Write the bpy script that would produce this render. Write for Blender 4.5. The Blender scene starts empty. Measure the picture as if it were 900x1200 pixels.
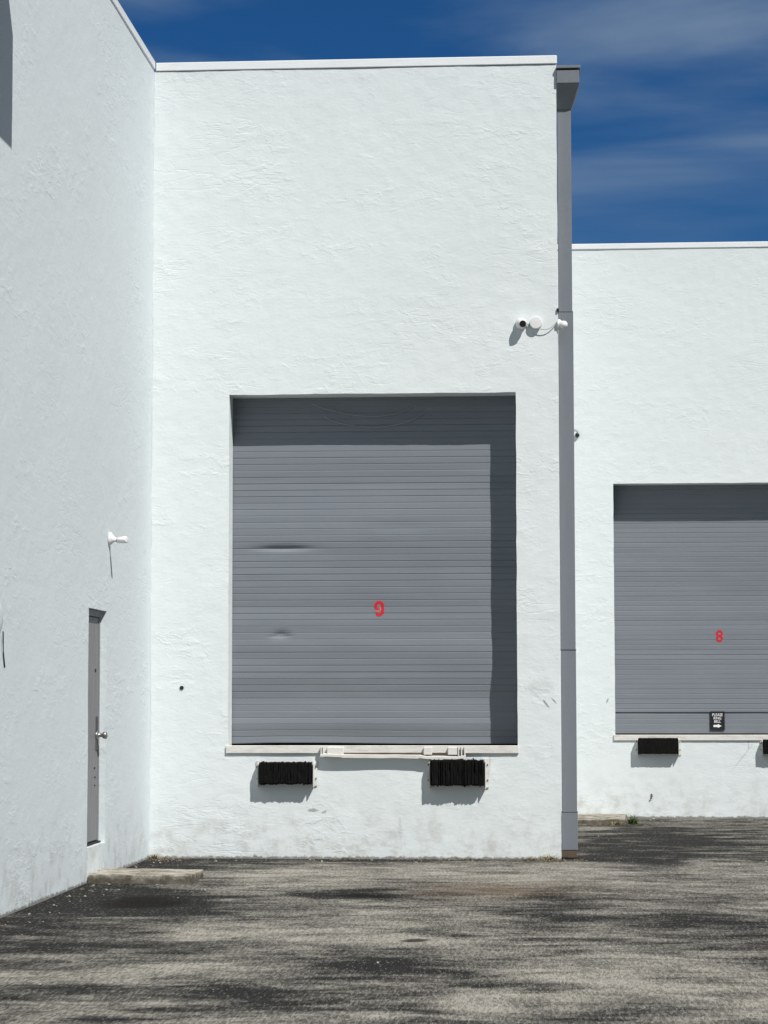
import bpy, bmesh, math, random
from mathutils import Vector, Matrix, noise
random.seed(7)
S = bpy.context.scene
COL = S.collection
R = math.radians

# ------------------------------------------------------------------ helpers
def link(name, bm, mat=None, parent=None, smooth=False, recalc=True, kind=None):
    if recalc:
        bmesh.ops.recalc_face_normals(bm, faces=bm.faces[:])
    me = bpy.data.meshes.new(name)
    bm.to_mesh(me); bm.free()
    if smooth:
        for p in me.polygons: p.use_smooth = True
    o = bpy.data.objects.new(name, me)
    COL.objects.link(o)
    if mat: me.materials.append(mat)
    if parent:
        o.parent = parent
        o.matrix_parent_inverse = Matrix.Translation(parent.location).inverted() if parent.type == 'EMPTY' or parent.location.length else Matrix()
    if kind: o['kind'] = kind
    return o

def tag(o, label, cat, group=None, kind=None):
    o['label'] = label; o['category'] = cat
    if group: o['group'] = group
    if kind: o['kind'] = kind
    return o

def thing(name, loc, label, cat, group=None):
    o = bpy.data.objects.new(name, None)
    o.empty_display_size = 0.1
    COL.objects.link(o); o.location = loc
    return tag(o, label, cat, group)

def box(bm, x0, x1, y0, y1, z0, z1, bev=0.0, seg=1):
    vs = [bm.verts.new((x, y, z)) for x in (x0, x1) for y in (y0, y1) for z in (z0, z1)]
    idx = [(0,1,3,2),(4,6,7,5),(0,4,5,1),(2,3,7,6),(0,2,6,4),(1,5,7,3)]
    fs = [bm.faces.new([vs[i] for i in f]) for f in idx]
    bmesh.ops.recalc_face_normals(bm, faces=fs)
    if bev:
        es = list({e for f in fs for e in f.edges})
        bmesh.ops.bevel(bm, geom=es, offset=bev, segments=seg, affect='EDGES', profile=0.5)
    return vs

def prism(bm, poly, axis, a0, a1):
    """extrude a 2-D polygon: axis 'x' -> poly is (y,z); 'y' -> (x,z); 'z' -> (x,y)"""
    def P(u, v, a):
        return {'x': (a, u, v), 'y': (u, a, v), 'z': (u, v, a)}[axis]
    A = [bm.verts.new(P(u, v, a0)) for u, v in poly]
    B = [bm.verts.new(P(u, v, a1)) for u, v in poly]
    n = len(poly)
    bm.faces.new(A); bm.faces.new(B[::-1])
    for i in range(n):
        bm.faces.new((A[i], B[i], B[(i+1) % n], A[(i+1) % n]))

def tube(bm, pts, r, seg=8, cap=True):
    pts = [Vector(p) for p in pts]
    rr = r if isinstance(r, (list, tuple)) else [r]*len(pts)
    rings = []
    for i, p in enumerate(pts):
        d = (pts[min(i+1, len(pts)-1)] - pts[max(i-1, 0)]).normalized()
        a = d.cross(Vector((0, 0, 1)) if abs(d.z) < .9 else Vector((1, 0, 0))).normalized()
        b = d.cross(a).normalized()
        rings.append([bm.verts.new(p + (a*math.cos(t)+b*math.sin(t))*rr[i]) for t in [2*math.pi*k/seg for k in range(seg)]])
    for i in range(len(rings)-1):
        for k in range(seg):
            bm.faces.new((rings[i][k], rings[i][(k+1) % seg], rings[i+1][(k+1) % seg], rings[i+1][k]))
    if cap:
        bm.faces.new(rings[0]); bm.faces.new(rings[-1][::-1])

def lathe(bm, prof, origin, axis, seg=20):
    """prof: list of (distance along axis, radius)"""
    o = Vector(origin); d = Vector(axis).normalized()
    tube(bm, [o + d*s for s, _ in prof], [max(r, 1e-4) for _, r in prof], seg)

def fbm(x, y, z=0.0, oct=4):
    s, a, t = 0.0, 1.0, 0.0
    for _ in range(oct):
        s += a*noise.noise(Vector((x, y, z))); t += a
        x *= 2.03; y *= 2.03; z += 7.3; a *= .5
    return s/t

def sstep(a, b, x):
    t = max(0.0, min(1.0, (x-a)/(b-a))); return t*t*(3-2*t)

# ------------------------------------------------------------------ materials
class NT:
    def __init__(self, name):
        self.m = bpy.data.materials.new(name); self.m.use_nodes = True
        self.t = self.m.node_tree; self.t.nodes.clear()
        self.out = self.n('ShaderNodeOutputMaterial')
        self.b = self.n('ShaderNodeBsdfPrincipled')
        self.t.links.new(self.b.outputs[0], self.out.inputs[0])
        self.co = self.n('ShaderNodeTexCoord').outputs['Object']
    def n(self, ty, **kw):
        x = self.t.nodes.new(ty)
        for k, v in kw.items(): setattr(x, k, v)
        return x
    def set(self, sock, v):
        if isinstance(v, bpy.types.NodeSocket): self.t.links.new(v, sock)
        else: sock.default_value = v
    def math(self, op, a, b=0.0, c=0.0, clamp=False):
        x = self.n('ShaderNodeMath', operation=op, use_clamp=clamp)
        self.set(x.inputs[0], a); self.set(x.inputs[1], b); self.set(x.inputs[2], c)
        return x.outputs[0]
    def scale(self, v, s):
        x = self.n('ShaderNodeMapping'); self.t.links.new(v, x.inputs[0]); x.inputs['Scale'].default_value = s
        return x.outputs[0]
    def noise(self, v, s, detail=4, rough=.55, dist=0.0):
        x = self.n('ShaderNodeTexNoise'); self.t.links.new(v, x.inputs['Vector'])
        x.inputs['Scale'].default_value = s; x.inputs['Detail'].default_value = detail
        x.inputs['Roughness'].default_value = rough; x.inputs['Distortion'].default_value = dist
        return x.outputs[0]
    def vor(self, v, s, feature='F1'):
        x = self.n('ShaderNodeTexVoronoi', feature=feature); self.t.links.new(v, x.inputs['Vector'])
        x.inputs['Scale'].default_value = s
        return x
    def ramp(self, v, a, b, lo=0.0, hi=1.0):
        x = self.n('ShaderNodeMapRange', interpolation_type='SMOOTHSTEP')
        self.set(x.inputs[0], v); x.inputs[1].default_value = a; x.inputs[2].default_value = b
        x.inputs[3].default_value = lo; x.inputs[4].default_value = hi
        return x.outputs[0]
    def mix(self, f, a, b, blend='MIX'):
        x = self.n('ShaderNodeMix', data_type='RGBA', blend_type=blend)
        self.set(x.inputs[0], f)
        for s, v in ((x.inputs[6], a), (x.inputs[7], b)):
            if isinstance(v, bpy.types.NodeSocket): self.t.links.new(v, s)
            else: s.default_value = (*v, 1)
        return x.outputs[2]
    def bump(self, h, dist, strength=1.0, prev=None):
        x = self.n('ShaderNodeBump'); self.t.links.new(h, x.inputs['Height'])
        x.inputs['Distance'].default_value = dist; x.inputs['Strength'].default_value = strength
        if prev: self.t.links.new(prev, x.inputs['Normal'])
        return x.outputs[0]
    def fin(self, color, rough, normal=None, metal=0.0, spec=.5):
        if isinstance(color, tuple): color = (*color, 1)
        self.set(self.b.inputs['Base Color'], color); self.set(self.b.inputs['Roughness'], rough)
        self.set(self.b.inputs['Metallic'], metal); self.set(self.b.inputs['Specular IOR Level'], spec)
        if normal: self.t.links.new(normal, self.b.inputs['Normal'])
        return self.m
    def sep(self, v):
        x = self.n('ShaderNodeSeparateXYZ'); self.t.links.new(v, x.inputs[0]); return x.outputs

def stucco(name, stretch, col=(.672, .722, .734), amp=1.0, seed=0.0, spots=()):
    k = NT(name); co = k.co
    off = k.n('ShaderNodeVectorMath', operation='ADD'); k.t.links.new(co, off.inputs[0]); off.inputs[1].default_value = (seed, seed*.7, seed*.3)
    st = k.scale(off.outputs[0], stretch)
    # trowelled plaster: torn plateau edges in patches, long faint trowel ridges, smooth areas between
    pn = k.noise(st, 1.7, 4, .6)
    patch = k.ramp(pn, .46, .66)
    n1 = k.noise(st, 6.5, 4, .62, .3)
    plate = k.ramp(n1, .47, .57)
    n2 = k.noise(off.outputs[0] if False else st, 13, 3, .6, .6)
    plate2 = k.ramp(n2, .50, .64)
    rid = k.math('ABSOLUTE', k.math('SUBTRACT', k.noise(k.scale(st, (.55, .75, 1.25)), 4.2, 4, .58, .5), .5))
    crease = k.ramp(rid, 0.0, .035, 0.0, 1.0)
    h = k.math('MULTIPLY', k.math('ADD', k.math('MULTIPLY', plate, .6), k.math('MULTIPLY', plate2, .75)), k.math('ADD', k.math('MULTIPLY', patch, .85), .15))
    sparse = k.ramp(k.noise(st, 1.1, 3, .5), .50, .66)
    h = k.math('ADD', h, k.math('MULTIPLY', k.math('MULTIPLY', crease, .55), sparse))
    grain = k.noise(st, 30, 2, .6)
    soft = k.noise(co, 3.5, 4, .55)
    bm1 = k.bump(soft, .012*amp, .7)
    bm2 = k.bump(h, .0033*amp, 1.0, bm1)
    bm3 = k.bump(grain, .0022*amp, 1.0, bm2)
    # paint colour: faint uneven coats, dirt splashed up from the ground, tiny dark pits
    big = k.ramp(k.noise(co, .7, 5, .6), .3, .7)
    c = k.mix(big, tuple(v*.97 for v in col), col)
    X = k.sep(co)
    streak = k.ramp(k.noise(k.scale(co, (6, 6, .35)), 1.4, 4, .6), .58, .75, 0, .04)
    c = k.mix(streak, c, (.42, .43, .41))
    low = k.ramp(X[2], .02, .75, 1.0, 0.0)
    dirt = k.math('MULTIPLY', low, k.ramp(k.noise(co, 5, 6, .7), .44, .72, 0, .55))
    c = k.mix(dirt, c, (.36, .34, .30))
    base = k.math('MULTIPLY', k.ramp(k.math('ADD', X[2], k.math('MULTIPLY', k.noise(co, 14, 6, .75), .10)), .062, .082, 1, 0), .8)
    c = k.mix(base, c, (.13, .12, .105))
    for sx, sz, rx, rz, tilt, a in spots:      # scuffs and scrapes with a place of their own
        dx, dz = k.math('SUBTRACT', X[0], sx), k.math('SUBTRACT', X[2], sz)
        u = k.math('ADD', k.math('MULTIPLY', dx, math.cos(tilt)/rx), k.math('MULTIPLY', dz, math.sin(tilt)/rx))
        v = k.math('ADD', k.math('MULTIPLY', dx, -math.sin(tilt)/rz), k.math('MULTIPLY', dz, math.cos(tilt)/rz))
        q = k.math('ADD', k.math('MULTIPLY', u, u), k.math('MULTIPLY', v, v))
        q = k.math('ADD', q, k.math('MULTIPLY', k.math('SUBTRACT', k.noise(co, 22, 4, .7), .5), 2.2))
        c = k.mix(k.ramp(q, .2, 1.1, a, 0), c, (.20, .20, .195))
    pit = k.math('MULTIPLY', k.ramp(k.noise(co, 34, 2, .5), .745, .78, 0, .75), k.ramp(k.noise(co, 2.1, 3), .48, .6))
    c = k.mix(pit, c, (.16, .15, .14))
    scuff = k.math('MULTIPLY', k.ramp(k.noise(k.scale(co, (1.6, 1.6, 4)), 3.2, 6, .75), .67, .76, 0, .28), k.ramp(X[2], .3, 2.2, 1, 0))
    c = k.mix(scuff, c, (.33, .33, .32))
    return k.fin(c, .72, bm3, spec=.3)

M = {}
M['stucco'] = stucco('white_stucco', (.72, 1.1, 1.3), amp=.58, spots=[(.0, 1.50, .055, .012, -.9, .75), (.075, 1.53, .05, .010, -.8, .7), (-.06, 1.66, .16, .09, .1, .16), (-2.27, .47, .06, .02, 0, .7), (-2.16, .455, .03, .014, .3, .6), (-1.42, .30, .02, .14, .05, .2), (-.55, .93, .015, .10, 0, .25)])
M['stucco_left'] = stucco('white_stucco_side', (1, .38, 1.0), col=(.632, .693, .72), amp=.52, seed=11)
M['stucco_right'] = stucco('white_stucco_right', (.72, 1.1, 1.3), col=(.668, .720, .733), amp=.52, seed=23, spots=[(.80, 1.53, .045, .014, 1.2, .7), (2.55, .80, .25, .012, .9, .25), (2.62, .95, .012, .10, 0, .3)])

def painted(name, col, rough=.45, dirt=.12, bump=.0012, metal=0.0, dcol=(.2, .19, .17), sc=(1, 1, 1), spec=.45):
    k = NT(name); co = k.co
    n = k.noise(k.scale(co, sc), 6, 6, .65)
    c = k.mix(k.ramp(n, .42, .7, 0, dirt), col, dcol)
    c = k.mix(k.ramp(k.noise(co, 1.3, 3), .35, .7, 0, .12), c, tuple(v*.8 for v in col))
    r = k.ramp(n, .3, .7, rough-.08, rough+.1)
    return k.fin(c, r, k.bump(k.noise(co, 45, 4, .6), bump, .6), metal, spec)

def door_mat():
    k = NT('grey_painted_slats'); co = k.co
    col = (.184, .206, .234)
    X = k.sep(co)
    streak = k.ramp(k.noise(k.scale(co, (9, 1, .35)), 1.6, 5, .65), .5, .78, 0, .16)
    c = k.mix(streak, col, (.21, .225, .235))
    dust = k.ramp(k.noise(k.scale(co, (.5, 1, 2.2)), 2.4, 6, .7), .5, .75, 0, .22)
    c = k.mix(dust, c, (.245, .255, .26))
    dk = k.ramp(k.noise(k.scale(co, (.35, 1, 5)), 1.9, 4, .6), .5, .8, 0, .22)
    c = k.mix(dk, c, (.105, .12, .135))
    band = k.ramp(k.noise(k.scale(co, (.07, .1, 1)), 2.9, 3, .6), .46, .60, 0, .30)
    c = k.mix(band, c, (.135, .153, .172))
    scr = k.math('MULTIPLY', k.ramp(k.noise(k.scale(co, (1, 1, 12)), 5, 5, .7), .68, .74, 0, .35), k.ramp(k.noise(co, 1.1, 2), .5, .65))
    c = k.mix(scr, c, (.1, .105, .11))
    return k.fin(c, k.ramp(k.noise(co, 3, 4), .3, .7, .38, .55), k.bump(k.noise(k.scale(co, (.5, 1, 1)), 6, 3), .004, .35), spec=.25)
M['door'] = door_mat()
M['grey'] = painted('grey_painted_metal', (.165, .186, .21), .5, .1, sc=(4, 4, .5))
M['greydoor'] = painted('grey_door_paint', (.19, .195, .21), .48, .18, sc=(4, 4, .6))
M['coping'] = painted('white_coping_metal', (.77, .80, .81), .5, .1, .002, sc=(.6, .6, 6))
M['cream'] = painted('cream_painted_steel', (.66, .655, .625), .55, .35, .003, dcol=(.27, .22, .17), sc=(1, 1, 4))
M['white_plastic'] = painted('white_plastic', (.74, .75, .75), .35, .08, .0004)
M['bracket'] = painted('white_painted_bracket', (.66, .67, .66), .5, .45, .002, dcol=(.2, .15, .11))
M['cover'] = painted('painted_cover', (.60, .665, .69), .6, .1, .001)
M['black'] = painted('black_plastic', (.012, .012, .014), .35, .05, .0005, dcol=(.03, .03, .03))
M['gap'] = painted('gap_and_trim_black', (.010, .010, .011), .8, .1, .001, dcol=(.03, .03, .03))  # matte black standing in for dark gaps, also used on trim and joints
M['cable'] = painted('grey_cable', (.30, .31, .32), .6, .1, .0005)
M['palecable'] = painted('pale_cable', (.45, .46, .47), .55, .1, .0005)
M['steel'] = painted('worn_steel', (.42, .41, .40), .32, .3, .0008, metal=.85, dcol=(.1, .09, .08))
M['red'] = painted('red_paint', (.58, .010, .022), .55, .25, .001, dcol=(.2, .02, .02))
M['palered'] = painted('faded_red_paint', (.48, .23, .2), .6, .2, .001, dcol=(.3, .1, .1))
M['signblack'] = painted('sign_black', (.012, .013, .017), .4, .04, .0003, dcol=(.03, .03, .03))
M['signwhite'] = painted('sign_white', (.76, .77, .78), .45, .03, .0003)
M['rust'] = painted('rusty_brown_metal', (.10, .07, .045), .8, .6, .004, dcol=(.05, .035, .025))
M['roof'] = painted('pale_roof_membrane', (.42, .42, .41), .85, .4, .004)
M['joint'] = painted('dark_grey_sealant', (.07, .075, .09), .7, .1, .001)
def rubber():
    k = NT('black_laminated_rubber'); co = k.co
    n = k.noise(k.scale(co, (120, 12, 9)), 1, 5, .7)
    c = k.mix(k.ramp(n, .5, .78), (.004, .004, .004), (.017, .016, .014))
    return k.fin(c, .88, k.bump(n, .006, .9), spec=.15)
M['rubber'] = rubber()
def concrete():
    k = NT('worn_concrete'); co = k.co
    n = k.noise(co, 7, 8, .7)
    c = k.mix(k.ramp(n, .35, .68), (.15, .135, .105), (.48, .45, .385))
    c = k.mix(k.ramp(k.noise(co, 60, 4, .7), .55, .7, 0, .6), c, (.07, .065, .055))
    c = k.mix(k.ramp(k.noise(co, 2.4, 5, .7), .55, .75, 0, .55), c, (.09, .085, .07))
    foot = k.ramp(k.math('ADD', k.sep(co)[2], k.math('MULTIPLY', k.math('SUBTRACT', n, .5), .12)), .03, .075, .75, 0)
    c = k.mix(foot, c, (.075, .065, .05))
    b = k.bump(k.noise(co, 90, 5, .75), .006, .9, k.bump(n, .015, .8))
    return k.fin(c, .9, b, spec=.2)
M['concrete'] = concrete()
def asphalt():
    k = NT('worn_asphalt'); co = k.co
    at = k.n('ShaderNodeAttribute', attribute_name='wear', attribute_type='GEOMETRY').outputs['Fac']
    br = k.n('ShaderNodeAttribute', attribute_name='brown', attribute_type='GEOMETRY').outputs['Fac']
    fine = k.noise(k.scale(co, (.5, .9, 1)), 6.0, 8, .70, .5)
    mid = k.noise(k.scale(co, (.55, .75, 1)), 1.9, 6, .66, .8)
    w = k.math('ADD', at, k.math('MULTIPLY', k.math('SUBTRACT', fine, .5), .8))
    w = k.math('ADD', w, k.math('MULTIPLY', k.math('SUBTRACT', mid, .5), 2.2))
    strk = k.noise(k.scale(co, (.42, 1.0, 1)), 2.6, 7, .6, 1.2)
    w = k.math('ADD', w, k.math('MULTIPLY', k.math('SUBTRACT', strk, .5), 1.7))
    # aggregate: pale worn stones standing in dark binder
    g = k.vor(k.scale(co, (1, .14, 1)), 100)
    cell = k.sep(g.outputs['Color'])[0]
    stone = k.ramp(g.outputs['Distance'], .30, .52, 1, 0)
    grit = k.noise(k.scale(co, (1, .13, 1)), 150, 3, .8)
    sp = k.math('ADD', k.math('MULTIPLY', k.math('SUBTRACT', cell, .5), .95), k.math('MULTIPLY', k.math('SUBTRACT', grit, .5), 1.5))
    w = k.math('ADD', w, k.math('MULTIPLY', sp, .24))
    f = k.ramp(w, -.34, 1.16)
    c = k.mix(f, (.021, .021, .0205), (.285, .270, .236))
    gm = k.ramp(sp, -.85, .85, .66, 1.34)
    gc = k.n('ShaderNodeCombineXYZ'); [k.t.links.new(gm, q) for q in gc.inputs]
    c = k.mix(1.0, c, gc.outputs[0], 'MULTIPLY')
    c = k.mix(k.math('MULTIPLY', br, .75), c, k.mix(f, (.028, .017, .010), (.135, .09, .055)))
    spk = k.math('MULTIPLY', k.ramp(cell, .74, .95), stone)
    c = k.mix(k.math('MULTIPLY', spk, .36), c, (.25, .24, .215))
    pale = k.ramp(k.noise(co, 21, 2, .5), .74, .77, 0, .75)
    c = k.mix(pale, c, (.36, .34, .31))
    ol = k.n('ShaderNodeAttribute', attribute_name='oil', attribute_type='GEOMETRY').outputs['Fac']
    ol = k.ramp(k.math('ADD', ol, k.math('MULTIPLY', k.math('SUBTRACT', fine, .5), .9)), .2, .75, 0, .88)
    c = k.mix(ol, c, (.008, .0065, .005))
    b = k.bump(k.math('ADD', k.math('MULTIPLY', stone, .6), grit), .004, .8, k.bump(fine, .015, .5))
    return k.fin(c, .95, b, spec=.08)
M['asphalt'] = asphalt()
def leafmat(name, a, b):
    k = NT(name); c = k.mix(k.ramp(k.noise(k.co, 30, 3), .35, .65), a, b)
    return k.fin(c, .7, spec=.25)
M['weed'] = leafmat('green_weed', (.035, .075, .018), (.10, .14, .04))
M['dryweed'] = leafmat('dry_weed', (.16, .13, .06), (.30, .25, .14))
M['litter'] = leafmat('dead_leaf', (.05, .038, .025), (.20, .155, .10))
M['pebble'] = leafmat('pale_pebble', (.12, .115, .10), (.36, .34, .30))

# ------------------------------------------------------------------ wall builder
def frange(a, b, step):
    n = max(1, int(round((b-a)/step))); return [a+(b-a)*i/n for i in range(n+1)]
def cuts(stops, step):
    out = []
    for a, b in zip(stops[:-1], stops[1:]): out += frange(a, b, step)[:-1]
    return out + [stops[-1]]

def wall(name, parent, mat, P, us, zs, holes, thick, step=.06, wob=.004, jit=.004, seed=0.0):
    """P(u, z, d): d = depth into the wall. holes = [(u0,u1,z0,z1)]"""
    U = cuts(sorted(set(us + [h for q in holes for h in q[:2]])), step)
    Z = cuts(sorted(set(zs + [h for q in holes for h in q[2:]])), step)
    bm = bmesh.new()
    def inside(u, z): return any(a < u < b and c < z < d for a, b, c, d in holes)
    F, B = {}, {}
    def edge(u, z):
        for a, b, c, d in holes:
            if a-1e-6 <= u <= b+1e-6 and c-1e-6 <= z <= d+1e-6: return True
        return False
    lo, hi, zt = U[0], U[-1], Z[-1]
    for i, u in enumerate(U):
        for j, z in enumerate(Z):
            d = -wob*fbm(u*1.1+seed, z*1.1, seed, 3) - wob*.35*noise.noise(Vector((u*9, z*9, seed)))
            uu, zz = u, z
            if edge(u, z):
                uu += jit*fbm(z*4+seed, u, 3.1, 3); zz += jit*fbm(u*4+seed, z, 9.1, 3)
            if u == hi: uu += jit*.9*fbm(z*5+seed, 4.4, 0, 3)
            F[i, j] = bm.verts.new(P(uu, zz, d)); B[i, j] = None
    def back(i, j):
        if B[i, j] is None: B[i, j] = bm.verts.new(P(U[i], Z[j], thick))
        return B[i, j]
    nu, nz = len(U)-1, len(Z)-1
    solid = lambda i, j: 0 <= i < nu and 0 <= j < nz and not inside((U[i]+U[i+1])/2, (Z[j]+Z[j+1])/2)
    for i in range(nu):
        for j in range(nz):
            if not solid(i, j): continue
            bm.faces.new((F[i,j], F[i+1,j], F[i+1,j+1], F[i,j+1]))
            for (a, b, di, dj) in (((i,j),(i+1,j),0,-1), ((i+1,j),(i+1,j+1),1,0), ((i+1,j+1),(i,j+1),0,1), ((i,j+1),(i,j),-1,0)):
                if not solid(i+di, j+dj):
                    va, vb = back(*a), back(*b)
                    bm.faces.new((F[b], F[a], va, vb))
    bmesh.ops.recalc_face_normals(bm, faces=bm.faces[:])
    return link(name, bm, mat, parent, recalc=False)

# ------------------------------------------------------------------ ground
BLOBS = [(-3.908,-4.478,.606,2.063,-.45),(-3.317,-8.105,.598,1.609,-.45),(-3.126,-5.074,.42,.8,-1.9),(-3.196,-.924,1.037,.806,-.5),(-2.216,-2.585,.883,1.481,.4),(-2.323,-7.608,.67,.282,.6),(-2.374,-9.725,.676,.379,.5),(-1.459,-4.266,.32,.30,-1.5),(-1.518,-10.771,.621,.357,-.6),(-2.645,-10.541,.273,.373,-.3),(-2.227,-11.744,.452,.244,-.4),(-1.038,-9.433,.269,.393,-.5),(-.524,-2.498,.807,1.186,.35),(.816,-1.925,1.2,1.352,.5),(-.01,-5.785,.401,1.259,-.6),(-.451,-7.673,.468,.61,-.5),(-.781,-9.634,.313,.552,-.7),(-.839,-7.639,.304,.223,.6),(-.223,-8.196,.186,.31,.4),(1.064,-6.266,.447,1.586,-.4),(.268,-10.065,.974,1.033,.5),(-.348,-11.285,.275,.523,.4),(-.6,-11.332,.19,.292,-.6),(-.417,-11.729,.244,.121,-.5),(1.304,3.398,1.171,3.118,-.9),(1.11,3.228,.168,.32,.9),(1.772,-.203,.485,.968,.4),(-1.836,.11,1.991,.502,-.5),(-1.954,-7.18,.744,1.193,.2)]
def ground():
    xs = [-400,-150,-60,-25,-12,-7] + frange(-4.6, 4.2, .065) + [6,9,14,25,60,150,400]
    ys = [-400,-150,-70,-40,-28,-22,-17] + frange(-13.5, 9.0, .07) + [12,20,40,90,200,400]
    bm = bmesh.new()
    lw = bm.verts.layers.float.new('wear'); lb = bm.verts.layers.float.new('brown'); lo = bm.verts.layers.float.new('oil')
    G = []
    for x in xs:
        row = []
        for y in ys:
            near = -4.7 < x < 4.3 and -13.6 < y < 9.1
            z = .012*fbm(x*.5, y*.5, 2.0, 3) if near else 0.0
            if y > 9.2 or x < -4.7: z = -.01
            v = bm.verts.new((x, y, z))
            w = .30 + .6*fbm(x*.55+3, y*.4+1, 5.5, 4)
            if near:
                px = x + .42*fbm(x*1.6, y*1.3, 1.0, 5); py = y + .95*fbm(x*1.2, y*1.2, 8.0, 5)
                bk = .55 + 1.5*max(-.3, fbm(x*1.5, y*2.1, 4.0, 4))
                for cx, cy, rx, ry, a in BLOBS:
                    q = ((px-cx)/rx)**2 + ((py-cy)/ry)**2
                    if q < 6: w += a*math.exp(-q*.9)*(bk if a > -1.5 else 1)*1.35
                # darker strip along the foot of the walls
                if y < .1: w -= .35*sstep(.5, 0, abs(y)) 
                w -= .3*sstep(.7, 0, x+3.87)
                q = ((px+.42)/.62)**2 + ((py+3.7)/.9)**2
                v[lb] = math.exp(-q) if q < 6 else 0
                for cx, cy, rx, ry in ((-3.05, -5.0, .36, .62), (-1.46, -4.27, .27, .2), (-.85, -7.75, .1, .16)):
                    q = ((x+.12*fbm(x*4, y*3, 2, 4)-cx)/rx)**2 + ((y+.4*fbm(x*2, y*2, 6, 4)-cy)/ry)**2
                    if q < 5: v[lo] = max(v[lo], math.exp(-q))
            v[lw] = w
            row.append(v)
        G.append(row)
    for i in range(len(xs)-1):
        for j in range(len(ys)-1):
            bm.faces.new((G[i][j], G[i+1][j], G[i+1][j+1], G[i][j+1]))
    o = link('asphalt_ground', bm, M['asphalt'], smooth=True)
    o['kind'] = 'structure'; o['label'] = 'worn grey asphalt yard with dark oily patches'
    return o
ground()

# ------------------------------------------------------------------ roller doors
PITCH = .0645
def bulge(x, z, which):
    """deviation of the curtain from flat; + is inward"""
    if which == 0:
        b = .010*fbm(x*.8, z*.9, 2, 3) + .020*fbm(x*.12, z*2.6, 6, 2)*(.35+sstep(2.6, 1.8, z))
        b += .02*sstep(2.3, 1.9, z)*math.sin((z-1.1)*5.2)*(.5+.5*math.exp(-((x+.6)/1.2)**2))
        b += .02*sstep(1.5, 1.1, z)*math.exp(-((x+1.9)/1.0)**2)
        e = math.exp(-((x+2.60)/.26)**2)                       # long crease
        b += .026*e*math.exp(-abs((z-3.045)/.022)**1.3)
        e = math.exp(-((x+2.62)/.085)**2)                      # small dimple
        b += .026*e*math.exp(-abs((z-2.185+.12*abs(x+2.62))/.030)**1.3)
        b += .006*math.exp(-((x+1.45)/.35)**2)*math.exp(-((z-3.25)/.05)**2)
        return b
    return .006*fbm(x*.8+9, z*.9, 4, 3)

def door_y(x, z, y0, z0, which, tilts):
    i = int((z-z0)/PITCH); t = (z-z0)/PITCH - i
    return y0 + bulge(x, z, which) + tilts[i % len(tilts)]*(t-.5)

def roller_door(parent, x0, x1, z0, z1, y0, which):
    rnd = random.Random(3+which)
    tilts = [rnd.gauss(0, .0014) for _ in range(80)]
    if which == 0:
        for i in (3, 10, 11, 18, 19, 20, 39): tilts[i] += .0030
        for i in (1, 4, 9, 17, 30): tilts[i] -= .0028
    bm = bmesh.new()
    X = frange(x0, x1, .035)
    rows = []
    z = z0; i = 0
    while z < z1:
        t = tilts[i % 80]; g = rnd.choice((.0015, .002, .002, .003, .0045))
        for f, d in ((.0, g), (.04, g*.9), (.08, .0004), (.14, 0), (.5, 0), (.88, 0), (.955, .0008), (.985, g*.9)):
            rows.append((z+f*PITCH, d + t*(f-.5)))
        z += PITCH; i += 1
    V = []
    for (zz, d) in rows:
        r = []
        for x in X:
            dz = 0
            if which == 0 and zz < z0+.3:   # curtain foot rides up towards the left
                dz = .014*sstep(z0+.3, z0, zz)*(.3+.7*sstep(-1.2, -2.4, x)*sstep(-3.2, -2.6, x))
            r.append(bm.verts.new((x, y0 + d + bulge(x, zz, which), zz+dz)))
        V.append(r)
    for a in range(len(V)-1):
        for b in range(len(X)-1):
            bm.faces.new((V[a][b], V[a][b+1], V[a+1][b+1], V[a+1][b]))
    bmesh.ops.recalc_face_normals(bm, faces=bm.faces[:])
    bm.normal_update()
    if bm.faces[len(bm.faces)//2].normal.y > 0:
        bmesh.ops.reverse_faces(bm, faces=bm.faces[:])
    o = link('roller_door', bm, M['door'], parent, recalc=False)
    return o, tilts

def ribbon(bm, pts, w, yf, th=.002, closed=False):
    """flat painted stroke in the x-z plane lying on the door surface yf(x,z)"""
    n = len(pts); L, Rr = [], []
    for i in range(n):
        p0 = pts[(i-1) % n] if closed or i else pts[i]; p1 = pts[(i+1) % n] if closed or i < n-1 else pts[i]
        d = Vector((p1[0]-p0[0], p1[1]-p0[1])).normalized(); nx, nz = -d.y, d.x
        for lst, s in ((L, 1), (Rr, -1)):
            x = pts[i][0]+s*nx*w/2; z = pts[i][1]+s*nz*w/2
            lst.append((bm.verts.new((x, yf(x, z)-th, z)), bm.verts.new((x, yf(x, z)+.006, z))))
    for i in range(n if closed else n-1):
        j = (i+1) % n
        bm.faces.new((L[i][0], L[j][0], Rr[j][0], Rr[i][0]))
        bm.faces.new((L[i][0], L[i][1], L[j][1], L[j][0])); bm.faces.new((Rr[i][0], Rr[j][0], Rr[j][1], Rr[i][1]))
    if not closed:
        bm.faces.new((L[0][0], Rr[0][0], Rr[0][1], L[0][1])); bm.faces.new((L[-1][0], L[-1][1], Rr[-1][1], Rr[-1][0]))

def arc(cx, cz, rx, rz, a0, a1, n=10):
    return [(cx+rx*math.cos(R(a0+(a1-a0)*i/n)), cz+rz*math.sin(R(a0+(a1-a0)*i/n))) for i in range(n+1)]

# ------------------------------------------------------------------ the three buildings
XL, XR, ZT = -3.873, .139, 7.83
DOOR_Y = .285
def coping(parent, pieces):
    bm = bmesh.new()
    for p in pieces: box(bm, *p, bev=.006)
    o = link('parapet_cap', bm, M['coping'], parent)
    return o

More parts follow.
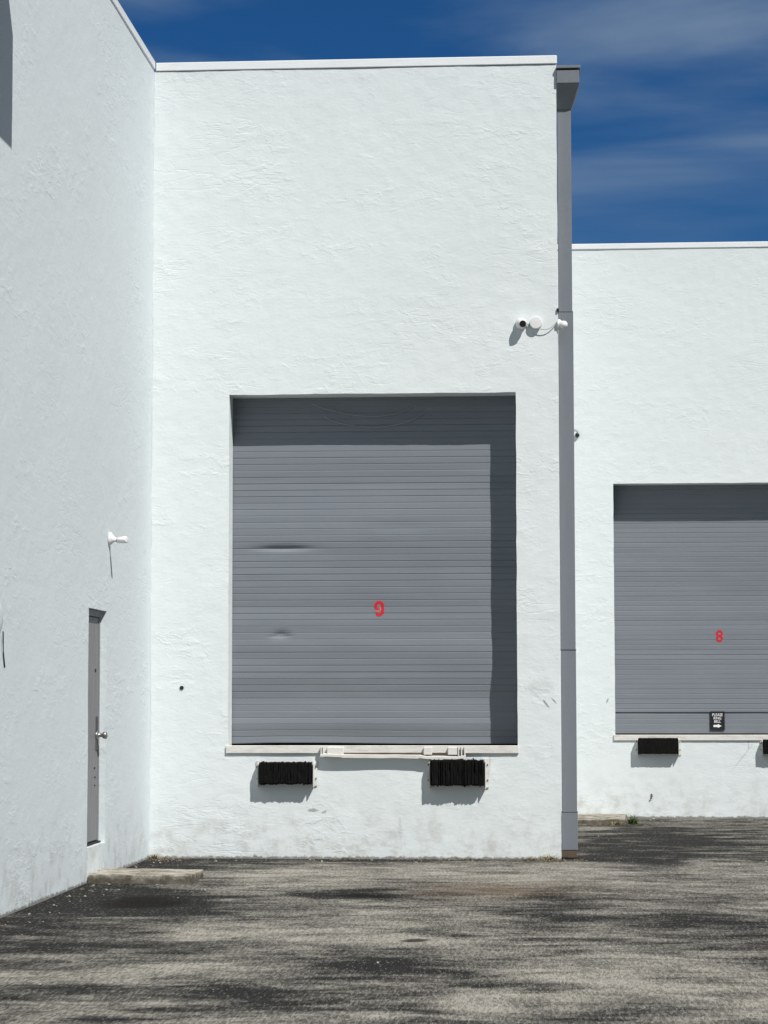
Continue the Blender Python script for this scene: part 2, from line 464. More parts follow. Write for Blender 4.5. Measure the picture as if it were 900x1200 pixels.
# --- left wing
left = thing('warehouse', (XL, -10, 0), 'white stucco warehouse wing running along the left edge, with a narrow grey side door', 'warehouse', 'white stucco warehouse buildings')
wall('wall', left, M['stucco_left'], lambda u, z, d: (XL-d, u, z), [-34, -12.0, -.002], [-.02, ZT], [(-3.205, -2.372, .296, 2.325)], .26, .085, seed=4.0)
coping(left, [(XL-.30, XL+.012, -34, -.014, ZT, ZT+.085)])
bm = bmesh.new(); box(bm, -16, XL-.262, -34, 9, 7.2, 7.4); link('roof', bm, M['roof'], left)
# side door
FX = XL-.062
bm = bmesh.new(); box(bm, FX-.045, FX, -3.15, -2.425, .322, 2.265, .003)
sd = link('side_door', bm, M['greydoor'], left)
for b in ((FX-.06, FX+.006, -3.203, -3.152, .314, 2.323), (FX-.06, FX+.006, -2.423, -2.374, .314, 2.323), (FX-.06, FX+.03, -3.150, -2.425, 2.268, 2.322)):
    bm = bmesh.new(); box(bm, *b, bev=.003); link('door_frame', bm, M['greydoor'], left)
bm = bmesh.new(); box(bm, XL-.20, XL-.035, -3.2, -2.377, .298, .313, .004); link('threshold', bm, M['gap'], left)
bm = bmesh.new(); box(bm, FX-.25, FX-.10, -3.6, -2.0, .2, 2.5); link('door_backing', bm, M['gap'], left)
# lever handle with rose, latch guard, small viewer and screws
bm = bmesh.new(); lathe(bm, [(0, .034), (.012, .034), (.016, .02), (.055, .014), (.06, .026), (.078, .034), (.094, .03), (.10, .012)], (FX, -2.50, 1.235), (1, 0, 0))
link('door_knob', bm, M['steel'], sd, smooth=True)
bm = bmesh.new(); box(bm, FX+.0015, FX+.007, -2.52, -2.432, 1.10, 1.40, .002); link('latch_guard', bm, M['joint'], sd)
for y, z, r in ((-2.56, 1.80, .016), (-2.57, .95, .009), (-2.55, .87, .009), (-2.56, .80, .008)):
    bm = bmesh.new(); lathe(bm, [(0, r), (.006, r), (.008, r*.6)], (FX, y, z), (1, 0, 0), 10); link('bolt', bm, M['black'], sd)
# step wall patch below the door is plain stucco of the wall

# --- centre bay
bay = thing('warehouse', (-1.87, 0, 0), 'tall white stucco warehouse bay in the middle, with a large grey dock door numbered 9', 'warehouse', 'white stucco warehouse buildings')
OP = (-3.105, -.278, 1.085, 4.548)
wall('front_wall', bay, M['stucco'], lambda u, z, d: (u, d, z), [XL, XR], [-.02, ZT-.02], [OP], .28, .05, wob=.006, jit=.007, seed=1.0)
wall('side_wall', bay, M['stucco'], lambda u, z, d: (XR-d, u, z), [.283, 8.165], [-.02, ZT-.02], [], .28, .2, seed=2.0)
coping(bay, [(XL+.015, XR+.008, -.012, .32, ZT-.013, ZT+.072)])
coping(bay, [(XR-.29, XR+.008, .323, 8.155, ZT-.013, ZT+.072)])
bm = bmesh.new(); box(bm, XL-.25, XR-.285, .33, 9, 7.2, 7.4); link('roof', bm, M['roof'], bay)
d9, tl9 = roller_door(bay, OP[0]-.12, OP[1]+.12, 1.106, 4.75, DOOR_Y+.004, 0)
yf9 = lambda x, z: door_y(x, z, DOOR_Y+.004, 1.106, 0, tl9)
bm = bmesh.new()
cx, cz = -1.643, 2.44
nine = [(cx-.030, cz-.052)] + arc(cx, cz-.022, .034, .040, 225, 360, 8) + [(cx+.035, cz+.02)] + arc(cx, cz+.030, .034, .033, 0, 180, 12) + [(cx-.034, cz+.012), (cx-.024, cz-.004), (cx-.006, cz-.012)]
ribbon(bm, nine, .030, yf9)
link('number_mark', bm, M['red'], d9)
bm = bmesh.new(); ribbon(bm, [(cx-.040, cz-.018), (cx-.022, cz-.022), (cx-.002, cz-.03)], .011, yf9, .003)
link('faded_number_paint', bm, M['palered'], d9); bm = bmesh.new(); ribbon(bm, [(cx-.002, cz+.022), (cx+.012, cz+.012), (cx+.013, cz-.02)], .011, yf9, .003)
link('faded_number_paint', bm, M['palered'], d9)
bm = bmesh.new(); box(bm, OP[0]-.1, OP[1]+.1, DOOR_Y+.075, DOOR_Y+.14, 1.05, 1.2); link('dark_gap_fill', bm, M['gap'], bay)  # black block giving the gap under the curtain its darkness
bm = bmesh.new(); box(bm, OP[0], OP[1], .05, .30, 1.03, 1.0865); link('dock_floor', bm, M['concrete'], bay)
bm = bmesh.new(); box(bm, -3.123, -.266, -.022, .05, 1.022, 1.098, .004)
link('sill', bm, M['cream'], bay)

# --- right warehouse, set back
YR = 8.172
rw = thing('warehouse', (6, YR, 0), 'lower white stucco warehouse set back at the right, with a grey dock door numbered 8', 'warehouse', 'white stucco warehouse buildings')
OR = (.899, 3.76, 1.075, 4.376)
ZR = 7.50
wall('front_wall', rw, M['stucco_right'], lambda u, z, d: (u, YR+d, z), [XR-.28, 4.4, 16], [-.02, ZR], [OR], .28, .06, wob=.006, jit=.006, seed=6.0)
coping(rw, [(XR+.011, 16, YR-.013, YR+.32, ZR, ZR+.075)])
bm = bmesh.new(); box(bm, XR+.01, 16, YR+.33, 22, 7.0, 7.2); link('roof', bm, M['roof'], rw)
d8, tl8 = roller_door(rw, OR[0]-.12, OR[1]+.12, 1.095, 4.6, YR+DOOR_Y+.004, 1)
yf8 = lambda x, z: door_y(x, z, YR+DOOR_Y+.004, 1.095, 1, tl8)
bm = bmesh.new()
cx, cz = 2.285, 2.375
ribbon(bm, arc(cx, cz+.033, .032, .030, 0, 360, 16)[:-1], 0.028, yf8, closed=True)
ribbon(bm, arc(cx, cz-.032, .031, .033, 0, 360, 16)[:-1], 0.028, yf8, .0026, closed=True)
link('number_mark', bm, M['red'], d8)
bm = bmesh.new(); box(bm, OR[0]-.1, OR[1]+.1, YR+DOOR_Y+.03, YR+DOOR_Y+.1, 1.04, 1.13); link('dark_gap_fill', bm, M['gap'], rw)  # same black fill for the dark gap below this curtain
bm = bmesh.new(); box(bm, OR[0]-.1, OR[1]+.1, YR+DOOR_Y-.004, YR+DOOR_Y+.03, 1.370, 1.377); link('slat_joint', bm, M['gap'], d8)
bm = bmesh.new(); box(bm, OR[0], OR[1], YR+.05, YR+.30, 1.03, 1.078); link('dock_floor', bm, M['concrete'], rw)
bm = bmesh.new(); box(bm, .876, 3.80, YR-.02, YR+.05, 1.008, 1.082, .004); link('sill', bm, M['cream'], rw)

# ------------------------------------------------------------------ dock plate under door 9
dp = thing('dock_plate', (-1.49, 0, .98), 'cream painted steel dock plate folded below the sill of door 9', 'dock plate')
bm = bmesh.new()
n = 60; top, bot = [], []
for i in range(n+1):
    x = -2.192 + 1.412*i/n
    zb = .984 + .010*fbm(x*3.1, 2.2, 0, 4) + .006*math.sin(x*2.1) - .012*sstep(-1.25, -1.15, x)*sstep(-.78, -.9, x)
    y = -.078 + .010*fbm(x*2.3, 7.2, 0, 3)
    top.append(((x, y, zb+.022), (x, -.026, zb+.034))); bot.append(((x, y, zb), (x, -.024, zb+.014)))
T = [[bm.verts.new(p) for p in q] for q in top]; Bv = [[bm.verts.new(p) for p in q] for q in bot]
for i in range(n):
    bm.faces.new((T[i][0], T[i+1][0], T[i+1][1], T[i][1])); bm.faces.new((Bv[i][0], Bv[i][1], Bv[i+1][1], Bv[i+1][0]))
    bm.faces.new((T[i][0], Bv[i][0], Bv[i+1][0], T[i+1][0])); bm.faces.new((T[i][1], T[i+1][1], Bv[i+1][1], Bv[i][1]))
for i in (0, n): bm.faces.new((T[i][0], T[i][1], Bv[i][1], Bv[i][0]))
link('lip', bm, M['cream'], dp)
for a, b in ((-2.13, -1.965), (-1.19, -1.105), (-.955, -.86)):
    bm = bmesh.new(); box(bm, a, b, -.062, -.024, 1.008, 1.085, .006); link('hinge_lug', bm, M['cream'], dp)
for x in (-2.185, -2.165, -.85, -.82, -.79):
    bm = bmesh.new(); box(bm, x-.006, x+.006, -.07, -.024, 1.0, 1.09, .002); link('hinge_lug', bm, M['cream'], dp)
bm = bmesh.new(); tube(bm, [(-2.10, -.05, 1.022), (-.80, -.05, 1.022)], .008, 8); link('hinge_pin', bm, M['rust'], dp)

# ------------------------------------------------------------------ dock bumpers
def bumper(x0, x1, z0, z1, Y, label, seed, rag=1.0, proj=.115):
    rnd = random.Random(seed)
    t = thing('dock_bumper', ((x0+x1)/2, Y, z0), label, 'dock bumper', 'black rubber dock bumpers')
    bm = bmesh.new(); rings = []
    x = x0+.012
    while x < x1-.018:
        w = rnd.uniform(.006, .014)
        dz0, dz1, dy = (rnd.gauss(0, .0034)*rag for _ in range(3))
        k = .010*rag*fbm(x*9, seed, 0, 2); m = rnd.gauss(0, .0022)*rag
        za, zb, y = z0+.008+dz0+k, z1-.006+dz1+k*.6, Y-proj+dy+abs(k)*.8
        for xx in (x, x+w):
            zm = (za+zb)/2
            rings.append([bm.verts.new(q) for q in ((xx, Y-.012, za), (xx, y+.008, za), (xx, y, za+.012), (xx, y+m, zm-.03), (xx, y-m, zm+.03), (xx, y, zb-.012), (xx, y+.008, zb), (xx, Y-.012, zb))])
        x += w + 1e-4
    for a, b in zip(rings[:-1], rings[1:]):
        for i in range(8): bm.faces.new((a[i], a[(i+1) % 8], b[(i+1) % 8], b[i]))
    bm.faces.new(rings[0]); bm.faces.new(rings[-1])
    link('rubber_pad', bm, M['rubber'], t)
    for s, xa in ((-1, x0), (1, x1)):
        bm = bmesh.new()
        a, b = (xa-.028, xa+.012) if s < 0 else (xa-.016, xa+.036)
        box(bm, a, b, Y-.014, Y-.004, z0-.012, z1+.004, .002)
        c = xa+.004*s
        prism(bm, [(Y-.014, z1-.01), (Y-proj*.62, z1-.03), (Y-proj*.72, z0+.05), (Y-proj*.72, z0-.022), (Y-.014, z0-.016)], 'x', c-.004, c+.004)
        br = link('end_bracket', bm, M['bracket'], t)
        for zz in (z0+.06, z1-.055):
            bm = bmesh.new(); xc = xa-.017 if s < 0 else xa+.022
            lathe(bm, [(0, .008), (.008, .008), (.010, .005)], (xc, Y-.014, zz), (0, -1, 0), 6)
            link('bolt', bm, M['rust'], br)
    return t
bumper(-2.797, -2.262, .718, .946, 0, 'black ragged rubber dock bumper at left below door 9', 1, 1.0)
bumper(-1.128, -.592, .704, .968, 0, 'black ragged rubber dock bumper below the right end of the dock plate at door 9', 2, 1.5)
bumper(1.186, 1.715, .829, 1.048, YR, 'black rubber dock bumper below the sill of door 8, left of the black sign', 3, .4)
bumper(2.80, 3.33, .829, 1.028, YR, 'black rubber dock bumper below door 8, cut off by the right edge of the photo', 4, .4)

# ------------------------------------------------------------------ downspouts
def downspout_parts(t, P, h, head, seed):
    pass
ds = thing('downspout', (.215, .12, 0), 'grey painted square downspout with a box head at the right corner of the tall bay', 'downspout', 'grey roof downspouts')
yA, yB = .12, .235
segs = [(.085, .455, .142, .299), (.448, 2.03, .1435, .2955), (2.024, 5.36, .1435, .291), (5.355, 7.385, .1435, .285)]
for i, (a, b, xa, xb) in enumerate(segs):
    e = .002*(i % 2)
    bm = bmesh.new(); box(bm, xa+e, xb-e, yA+e, yB-e, a, b, .004)
    link('pipe_section', bm, M['grey'], ds)
for z in (.452, 2.027, 5.357):
    bm = bmesh.new(); box(bm, .1405, .3015 - .002*z, yA-.002, yB+.003, z-.003, z+.003); link('pipe_joint', bm, M['joint'], ds)
bm = bmesh.new()
def frustum(bm, z0, r0, z1, r1):
    A = [bm.verts.new((x, y, z0)) for x, y in ((r0[0], r0[2]), (r0[1], r0[2]), (r0[1], r0[3]), (r0[0], r0[3]))]
    B = [bm.verts.new((x, y, z1)) for x, y in ((r1[0], r1[2]), (r1[1], r1[2]), (r1[1], r1[3]), (r1[0], r1[3]))]
    bm.faces.new(A); bm.faces.new(B)
    for i in range(4): bm.faces.new((A[i], A[(i+1) % 4], B[(i+1) % 4], B[i]))
frustum(bm, 7.385, (.142, .287, .117, .238), 7.612, (.142, .365, -.03, .26))
hd = link('conductor_head', bm, M['grey'], ds)
bm = bmesh.new(); box(bm, .142, .366, -.032, .262, 7.614, 7.745, .004); link('head_box', bm, M['grey'], ds)
bm = bmesh.new(); box(bm, .143, .362, -.028, .258, 7.745, 7.762); link('head_shadow_strip', bm, M['gap'], ds)  # black strip painting in the shadow line below the rim
bm = bmesh.new(); box(bm, .1415, .381, -.045, .275, 7.762, 7.79, .003); link('head_rim', bm, M['grey'], ds)
bm = bmesh.new(); box(bm, .146, .286, .125, .23, .02, .084); link('rusted_shoe', bm, M['rust'], ds)

dl = thing('downspout', (XL, -7.5, 0), 'unseen large grey downspout guessed on the left wing, added to cast the shadow at top left', 'downspout', 'grey roof downspouts')  # out of view, shape guessed, added to throw the shadow on the wall
bm = bmesh.new(); box(bm, XL+.004, XL+.56, -8.3, -6.93, 6.59, 7.44, .006); link('conductor_head', bm, M['grey'], dl)
bm = bmesh.new(); box(bm, XL+.006, XL+.13, -7.78, -7.64, .1, 6.587, .004); link('pipe_section', bm, M['grey'], dl)

# ------------------------------------------------------------------ cameras, boxes, cables
def turret(x, z, label):
    t = thing('security_camera', (x, 0, z), label, 'security camera', 'white security cameras')
    bm = bmesh.new(); lathe(bm, [(0.0, .056), (.022, .056), (.034, .050), (.04, .03)], (x, -.002, z), (0, -1, 0), 28)
    link('base', bm, M['white_plastic'], t, smooth=True)
    c = Vector((x+.006, -.066, z-.004)); ax = Vector((.32, -1, -.28)).normalized()
    bm = bmesh.new(); lathe(bm, [(.050*math.sin(a)*1.0, .050*math.cos(a)) for a in [R(q) for q in range(-90, 46, 9)]] + [(.041, .030)], c, ax, 26)
    ball = link('housing', bm, M['white_plastic'], t, smooth=True)
    bm = bmesh.new(); lathe(bm, [(.036, .0335), (.044, .0335), (.046, .029), (.040, .024), (.046, .012), (.048, .004)], c, ax, 24)
    link('lens', bm, M['black'], ball)
turret(-.222, 5.222, 'white turret security camera with a black lens, above right of door 9')
jb = thing('junction_box', (-.077, 0, 5.226), 'round white junction box beside the turret camera, with a thin cable', 'junction box')
bm = bmesh.new(); lathe(bm, [(0, .060), (.040, .060), (.047, .056), (.049, .02)], (-.077, -.002, 5.226), (0, -1, 0), 30); link('cover', bm, M['white_plastic'], jb)
bm = bmesh.new()
pts = []
for i in range(17):
    q = i/16; pts.append((-.045+.185*q, -.035+.012*q, 5.172+.075*q**1.6-.03*math.sin(q*math.pi)))
tube(bm, pts, .0045, 6); link('cable', bm, M['palecable'], jb, smooth=True)
bm = bmesh.new(); tube(bm, [(-.125, -.012, 5.235), (-.150, -.02, 5.20), (-.165, -.012, 5.225)], .006, 6); link('cable_stub', bm, M['cable'], jb)
# bullet camera on the corner, over the downspout
cc = thing('security_camera', (.145, 0, 5.21), 'small white security camera on the corner, in front of the downspout', 'security camera', 'white security cameras')
bm = bmesh.new(); lathe(bm, [(0, .052), (.016, .052), (.04, .03)], (.142, .018, 5.215), (1, -.25, 0), 20); link('base', bm, M['white_plastic'], cc, smooth=True)
bm = bmesh.new(); lathe(bm, [(0, .02), (.015, .034), (.04, .040), (.066, .037), (.082, .022), (.086, .006)], (.152, .005, 5.212), (1, -.45, -.12), 20); link('housing', bm, M['white_plastic'], cc, smooth=True)
bm = bmesh.new(); box(bm, .128, .150, -.02, .01, 5.335, 5.37, .003); link('clip', bm, M['black'], cc)

def wall_cam(y, z, label):
    t = thing('security_camera', (XL, y, z), label, 'security camera', 'white security cameras')
    bm = bmesh.new(); lathe(bm, [(0, .062), (.012, .062), (.022, .05), (.05, .022), (.066, .015)], (XL+.001, y, z+.01), (1, 0, -.12), 22); link('base', bm, M['white_plastic'], t, smooth=True)
    bm = bmesh.new(); tube(bm, [(XL+.055, y, z+.004), (XL+.072, y, z-.006), (XL+.085, y, z)], .013, 10); link('arm', bm, M['black'], t, smooth=True)
    bm = bmesh.new(); lathe(bm, [(0, .016), (.006, .026), (.05, .030), (.085, .031), (.094, .029), (.096, .02)], (XL+.075, y, z-.002), (1, -.35, .02), 20); link('housing', bm, M['white_plastic'], t, smooth=True)
wall_cam(-2.29, 2.962, 'white bullet security camera on the left wall above the grey side door')
wb = thing('wall_box', (XL, -6.53, 2.13), 'round white wall box cut off at the left edge, with a dark line standing in for a thin shadow', 'wall box')
bm = bmesh.new(); lathe(bm, [(0, .115), (.018, .115), (.026, .10), (.028, .03)], (XL-.001, -6.63, 2.12), (1, 0, 0), 28); link('cover', bm, M['cover'], wb, smooth=True)
bm = bmesh.new(); tube(bm, [(XL+.02, -6.50, 2.03), (XL+.014, -6.47, 1.95), (XL+.008, -6.43, 1.87), (XL+.006, -6.375, 1.775)], .005, 6); link('cable', bm, M['black'], wb, smooth=True)  # black tube on the wall, stands in for a thin cast shadow

# small black sensor on the right wall beside the downspout
sn = thing('sensor', (.43, YR, 5.02), 'tiny black dome sensor on the right wall beside the downspout', 'sensor')
bm = bmesh.new(); lathe(bm, [(0, .030), (.02, .030), (.04, .024), (.05, .01)], (.432, YR-.002, 5.022), (0, -1, 0), 16); link('dome', bm, M['black'], sn)
bm = bmesh.new(); tube(bm, [(.36+.1*math.sin(a)*.9, YR-.012, 5.06+.05*math.cos(a)*.9) for a in [R(q) for q in range(0, 95, 12)]], .004, 6); link('wire', bm, M['cable'], sn)

# dark anchor hole plug
bm = bmesh.new(); lathe(bm, [(0, .020), (.005, .020), (.007, .012), (.002, .006)], (-3.563, -.003, 1.661), (0, -1, 0), 14)
tag(link('wall_plug', bm, M['black']), 'small round black plug low on the wall left of door 9', 'wall plug')
# hook-like scrap of rusty rod left in the right wall
bm = bmesh.new(); tube(bm, [(1.36, YR-.004, .315), (1.368, YR-.016, .29), (1.362, YR-.018, .262), (1.345, YR-.014, .25)], .009, 6)
tag(link('rusty_hook', bm, M['rust']), 'short rusty hook in the right wall below the first bumper of door 8', 'hook')

# cables drooping across the head of door 9
def droop(pts, r, label):
    bm = bmesh.new(); P = []
    n = len(pts)-1
    for i in range(n):
        p0, p1, p2, p3 = (Vector(pts[max(0, min(n, i+k))]) for k in (-1, 0, 1, 2))
        for q in range(8):
            t = q/8
            P.append(.5*((2*p1)+(p2-p0)*t+(2*p0-5*p1+4*p2-p3)*t*t+(3*p1-p0-3*p2+p3)*t**3))
    P.append(Vector(pts[-1])); tube(bm, P, r, 6)
    tag(link('hanging_cable', bm, M['cable'], smooth=True), label, 'cable', 'cables drooping over door 9')
yc = DOOR_Y-.012
droop([(-2.45, yc+.05, 4.56), (-2.2, yc, 4.44), (-1.9, yc, 4.37), (-1.65, yc, 4.355), (-1.4, yc, 4.40), (-1.12, yc+.05, 4.55)], .004, 'upper grey cable drooping at the top of door 9')
droop([(-2.30, yc+.05, 4.44), (-2.1, yc, 4.31), (-1.85, yc, 4.255), (-1.6, yc, 4.25), (-1.3, yc, 4.32), (-.95, yc+.05, 4.56)], .004, 'lower grey cable drooping at the top of door 9')

# ------------------------------------------------------------------ sign on door 8
SY = YR+DOOR_Y-.012
sg = thing('sign', (2.2445, SY, 1.138), 'small black sign with white words PLEASE RING BELL and an arrow, on door 8', 'sign')
bm = bmesh.new(); box(bm, 2.150, 2.339, SY, SY+.006, 1.138, 1.384, .0015); bd = link('board', bm, M['signblack'], sg)
def words(txt, x, z, size, sx=1.0):
    cu = bpy.data.curves.new('lettering', 'FONT'); cu.body = txt; cu.size = size; cu.align_x = 'CENTER'; cu.extrude = .0007; cu.offset = size*.008
    tmp = bpy.data.objects.new('lettering', cu); COL.objects.link(tmp)
    me = bpy.data.meshes.new_from_object(tmp.evaluated_get(bpy.context.evaluated_depsgraph_get()))
    bpy.data.objects.remove(tmp)
    me.transform(Matrix.Translation((x, SY-.0012, z)) @ Matrix.Rotation(R(90), 4, 'X') @ Matrix.Diagonal((sx, 1, 1, 1)))
    me.materials.append(M['signwhite'])
    o = bpy.data.objects.new('lettering', me); COL.objects.link(o); o.parent = sg
    o.matrix_parent_inverse = Matrix.Translation(sg.location).inverted()
xc = 2.2445
bpy.context.view_layer.update()
words('PLEASE', xc, 1.322, .052, .86); words('RING', xc, 1.279, .049, .9); words('BELL', xc, 1.236, .049, .9)
bm = bmesh.new()
prism(bm, [(xc-.052, 1.180), (xc+.004, 1.180), (xc+.004, 1.168), (xc+.054, 1.194), (xc+.004, 1.220), (xc+.004, 1.208), (xc-.052, 1.208)], 'y', SY-.0012, SY-.0004)
link('arrow', bm, M['signwhite'], sg)

# ------------------------------------------------------------------ slabs on the ground
def slab(name, poly, z0, z1, label, seed, chip=.02):
    bm = bmesh.new(); P = []
    n = len(poly)
    for i in range(n):
        a, b = Vector(poly[i]), Vector(poly[(i+1) % n]); m = max(4, int((b-a).length/.06))
        for k in range(m):
            p = a.lerp(b, k/m); P.append(p + Vector((fbm(p.x*6, p.y*6, seed, 3), fbm(p.x*6, p.y*6, seed+5, 3)))*chip)
    c = sum((Vector(p) for p in poly), Vector((0, 0)))/n
    rings = []
    for s, z in ((1.0, z0), (1.0, z1-.007), (.993, z1-.001), (.95, z1), (.6, z1+.002), (.25, z1+.001)):
        rings.append([bm.verts.new((*(c+(p-c)*s), z+(.006*fbm(p.x*5*s, p.y*5*s, seed, 3) if z > z0 else 0))) for p in P])
    for a, b in zip(rings[:-1], rings[1:]):
        for i in range(len(P)): bm.faces.new((a[i], a[(i+1) % len(P)], b[(i+1) % len(P)], b[i]))
    bm.faces.new(rings[-1])
    return tag(link(name, bm, M['concrete']), label, 'concrete slab')
slab('door_step', [(-3.868, -3.18), (-2.99, -3.28), (-2.98, -2.55), (-3.868, -2.40)], -.02, .076, 'worn concrete step slab on the asphalt at the grey side door', 2, .035)
slab('concrete_slab', [(.30, 6.75), (1.0, 6.75), (1.03, 8.15), (.30, 8.15)], -.02, .055, 'pale concrete pad on the ground by the right wall, behind the downspout', 9)

# ------------------------------------------------------------------ weeds, litter, pebbles
def weed(x, y, n, h, spread, mat, label, seed):
    rnd = random.Random(seed); bm = bmesh.new()
    for _ in range(n):
        a = rnd.uniform(0, 2*math.pi); r = spread*rnd.random()**.6; L = h*rnd.uniform(.45, 1.0); w = rnd.uniform(.003, .008)*(h/.12)**.5
        bx, by = x+rnd.gauss(0, spread*.25), y+rnd.gauss(0, spread*.2)
        d = Vector((math.cos(a), math.sin(a), 0)); s = Vector((-d.y, d.x, 0))
        prev = None
        for k in range(4):
            q = k/3; p = Vector((bx, by, -.005)) + d*r*q**1.6 + Vector((0, 0, L*(q-.28*q*q*rnd.uniform(.4, 1.4))))
            ww = w*(1-.85*q)+.0006
            cur = (bm.verts.new(p-s*ww), bm.verts.new(p+s*ww))
            if prev: bm.faces.new((prev[0], prev[1], cur[1], cur[0]))
            prev = cur
    return tag(link('weed', bm, mat, recalc=False), label, 'weed', 'weeds along the wall foot')
weed(1.06, 6.85, 70, .15, .14, M['weed'], 'green weed growing at the edge of the pale pad by the right wall', 1)
weed(.86, 6.62, 60, .07, .16, M['dryweed'], 'dry straw weed in front of the pale pad by the right wall', 2)
weed(-3.80, -.12, 45, .085, .08, M['dryweed'], 'dry weed in the corner between the left wing and tall bay', 3)
weed(-3.72, -.09, 22, .05, .06, M['dryweed'], 'low dry weed on the tall bay wall foot, near the left corner', 7)
weed(.02, -.10, 75, .085, .13, M['dryweed'], 'flattened dry weed at the right foot of the tall bay, by the downspout', 4)
weed(-.15, -.09, 40, .065, .09, M['dryweed'], 'small dry weed at the tall bay wall foot, left of the downspout', 5)
weed(-1.95, -.05, 18, .04, .06, M['weed'], 'sparse green weed at the wall foot below the dock plate', 6)

def litter(name, spots, mat, label, seed, flat):
    rnd = random.Random(seed); bm = bmesh.new()
    for (x, y, s) in spots:
        a = rnd.uniform(0, 6.28); z = .012*fbm(x*.5, y*.5, 2.0, 3)
        n = rnd.choice((5, 6, 7)); asp = rnd.uniform(.35, .8) if flat else rnd.uniform(.7, 1)
        hgt = s*(.25 if flat else .7); lift = rnd.uniform(0, .5)*s if flat else 0
        base = []; topv = []
        for k in range(n):
            t = 2*math.pi*k/n; u = s*math.cos(t)*rnd.uniform(.8, 1.15); v = s*asp*math.sin(t)*rnd.uniform(.8, 1.15)
            px, py = x+u*math.cos(a)-v*math.sin(a), y+u*math.sin(a)+v*math.cos(a)
            base.append(bm.verts.new((px, py, z-.004))); topv.append(bm.verts.new((x+(px-x)*.7, y+(py-y)*.7, z+hgt*rnd.uniform(.6, 1.1)+lift*abs(math.cos(t)))))
        bm.faces.new(topv)
        for k in range(n): bm.faces.new((base[k], base[(k+1) % n], topv[(k+1) % n], topv[k]))
    o = link(name, bm, mat); tag(o, label, 'debris', kind='stuff'); return o
rnd = random.Random(5)
sp = []
cl = [rnd.uniform(XL+.05, XR) for _ in range(14)]
for _ in range(330): sp.append((max(XL+.04, min(XR+.1, rnd.choice(cl)+rnd.gauss(0, .13))), -.02-abs(rnd.gauss(0, .07)), rnd.uniform(.005, .02)))
for _ in range(130): sp.append((rnd.gauss(.05, .16), -.04-abs(rnd.gauss(0, .12)), rnd.uniform(.008, .026)))
for _ in range(90): sp.append((rnd.gauss(.75, .25), rnd.gauss(6.55, .15), rnd.uniform(.008, .024)))
for _ in range(60): sp.append((XL+.03+abs(rnd.gauss(0, .10)), rnd.uniform(-9, -.1), rnd.uniform(.006, .018)))
for _ in range(60): sp.append((rnd.gauss(-3.7, .12), -.05-abs(rnd.gauss(0, .15)), rnd.uniform(.008, .02)))
litter('leaf_litter', sp, M['litter'], 'brown dead leaves and crumbs along the foot of the walls', 3, True)
sp = []
for _ in range(260): sp.append((rnd.uniform(-3.8, 3), rnd.uniform(-12, 7.5), .003+.009*rnd.random()**3))
for _ in range(70): sp.append((XL+.04+abs(rnd.gauss(0, .18)), rnd.uniform(-8, -.2), .004+.012*rnd.random()**2))
for _ in range(24): sp.append((rnd.gauss(-3.3, .4), rnd.gauss(-3.6, .5), .004+.009*rnd.random()**2))
for _ in range(70): sp.append((rnd.uniform(XL, 2.8), rnd.choice((-.12, YR-.15))-abs(rnd.gauss(0, .15)), .006+.014*rnd.random()**2))
litter('loose_pebbles', sp, M['pebble'], 'pale loose pebbles scattered over the asphalt', 4, False)

# ------------------------------------------------------------------ light and sky
SUN = Vector((.54, -.60, 1.0)).normalized()
el = math.asin(SUN.z); az = math.atan2(SUN.x, SUN.y)      # azimuth from +Y towards +X
sun = bpy.data.lights.new('sun', 'SUN'); sun.energy = 4.6; sun.angle = R(.5); sun.color = (1.0, .965, .91)
so = bpy.data.objects.new('sun', sun); COL.objects.link(so); so.rotation_euler = (-SUN).to_track_quat('-Z', 'Y').to_euler()
so.location = SUN*40

w = bpy.data.worlds.new('World'); S.world = w; w.use_nodes = True
nt = w.node_tree; nt.nodes.clear()
def N(ty, **kw):
    x = nt.nodes.new(ty)
    for k, v in kw.items(): setattr(x, k, v)
    return x
out = N('ShaderNodeOutputWorld'); bg = N('ShaderNodeBackground')
sky = N('ShaderNodeTexSky', sky_type='NISHITA'); sky.sun_disc = False
sky.sun_elevation = el; sky.sun_rotation = az
sky.altitude = 0; sky.air_density = 1.0; sky.dust_density = .3; sky.ozone_density = 3.0
bg.inputs[1].default_value = .06
tc = N('ShaderNodeTexCoord')
mp = N('ShaderNodeMapping'); mp.inputs['Scale'].default_value = (3.2, 3.2, 15); mp.inputs['Rotation'].default_value = (0, R(7), 0); mp.inputs['Location'].default_value = (.75, .2, .25)
nt.links.new(tc.outputs['Generated'], mp.inputs[0])
nz = N('ShaderNodeTexNoise'); nz.inputs['Scale'].default_value = 1.25; nz.inputs['Detail'].default_value = 7; nz.inputs['Roughness'].default_value = .47; nz.inputs['Distortion'].default_value = .35
nt.links.new(mp.outputs[0], nz.inputs['Vector'])
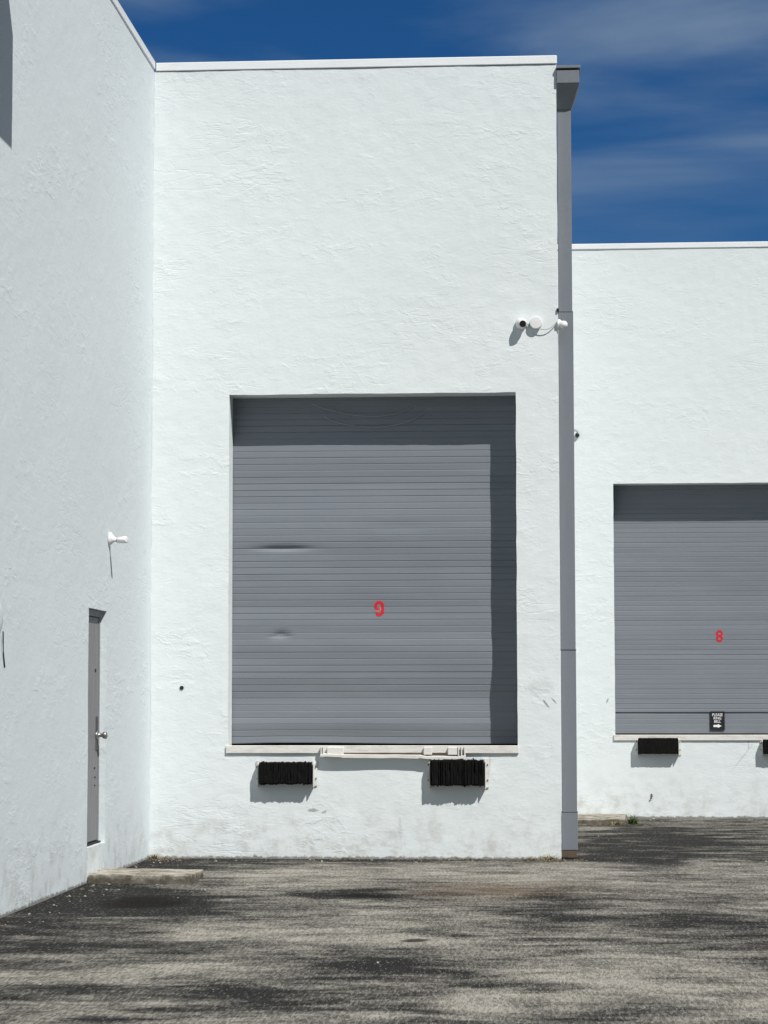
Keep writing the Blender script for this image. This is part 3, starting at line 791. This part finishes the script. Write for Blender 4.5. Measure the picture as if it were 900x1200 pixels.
mr = N('ShaderNodeMapRange', interpolation_type='SMOOTHSTEP'); mr.inputs[1].default_value = .41; mr.inputs[2].default_value = .72; mr.inputs[3].default_value = 0; mr.inputs[4].default_value = .74
nt.links.new(nz.outputs[0], mr.inputs[0])
deep = N('ShaderNodeMix', data_type='RGBA', blend_type='MULTIPLY'); deep.inputs[0].default_value = 1; 
dot = N('ShaderNodeVectorMath', operation='DOT_PRODUCT'); nt.links.new(tc.outputs['Generated'], dot.inputs[0]); dot.inputs[1].default_value = SUN
dm = N('ShaderNodeMapRange', interpolation_type='SMOOTHSTEP'); dm.inputs[1].default_value = -.1; dm.inputs[2].default_value = .55; nt.links.new(dot.outputs['Value'], dm.inputs[0])
tint = N('ShaderNodeMix', data_type='RGBA'); tint.inputs[6].default_value = (.12, .40, .72, 1); tint.inputs[7].default_value = (.38, .40, .43, 1)
nt.links.new(dm.outputs[0], tint.inputs[0]); nt.links.new(tint.outputs[2], deep.inputs[7])
nt.links.new(sky.outputs[0], deep.inputs[6])
cm = N('ShaderNodeMix', data_type='RGBA'); cm.inputs[7].default_value = (3.3, 4.5, 6.0, 1)
nt.links.new(mr.outputs[0], cm.inputs[0]); nt.links.new(deep.outputs[2], cm.inputs[6])
nt.links.new(cm.outputs[2], bg.inputs[0]); nt.links.new(bg.outputs[0], out.inputs[0])

# ------------------------------------------------------------------ camera
cam = bpy.data.cameras.new('camera'); co = bpy.data.objects.new('camera', cam); COL.objects.link(co)
Rv, Uv, Fv = Vector((.99771894, .06749439, -.00119631)), Vector((.00648219, -.0781514, .99692043)), Vector((-.06719304, .99465414, .07841064))
m = Matrix((Rv, Uv, -Fv)).transposed().to_4x4(); m.translation = (0, -23.3, 1.54)
co.matrix_world = m
cam.sensor_fit = 'VERTICAL'; cam.sensor_height = 36; cam.lens = 84; cam.clip_end = 1500; cam.clip_start = .1
S.camera = co
S.view_settings.view_transform = 'Standard'; S.view_settings.look = 'None'; S.view_settings.gamma = 1
S.view_settings.exposure = .20
S.render.engine = 'CYCLES'; S.cycles.max_bounces = 8
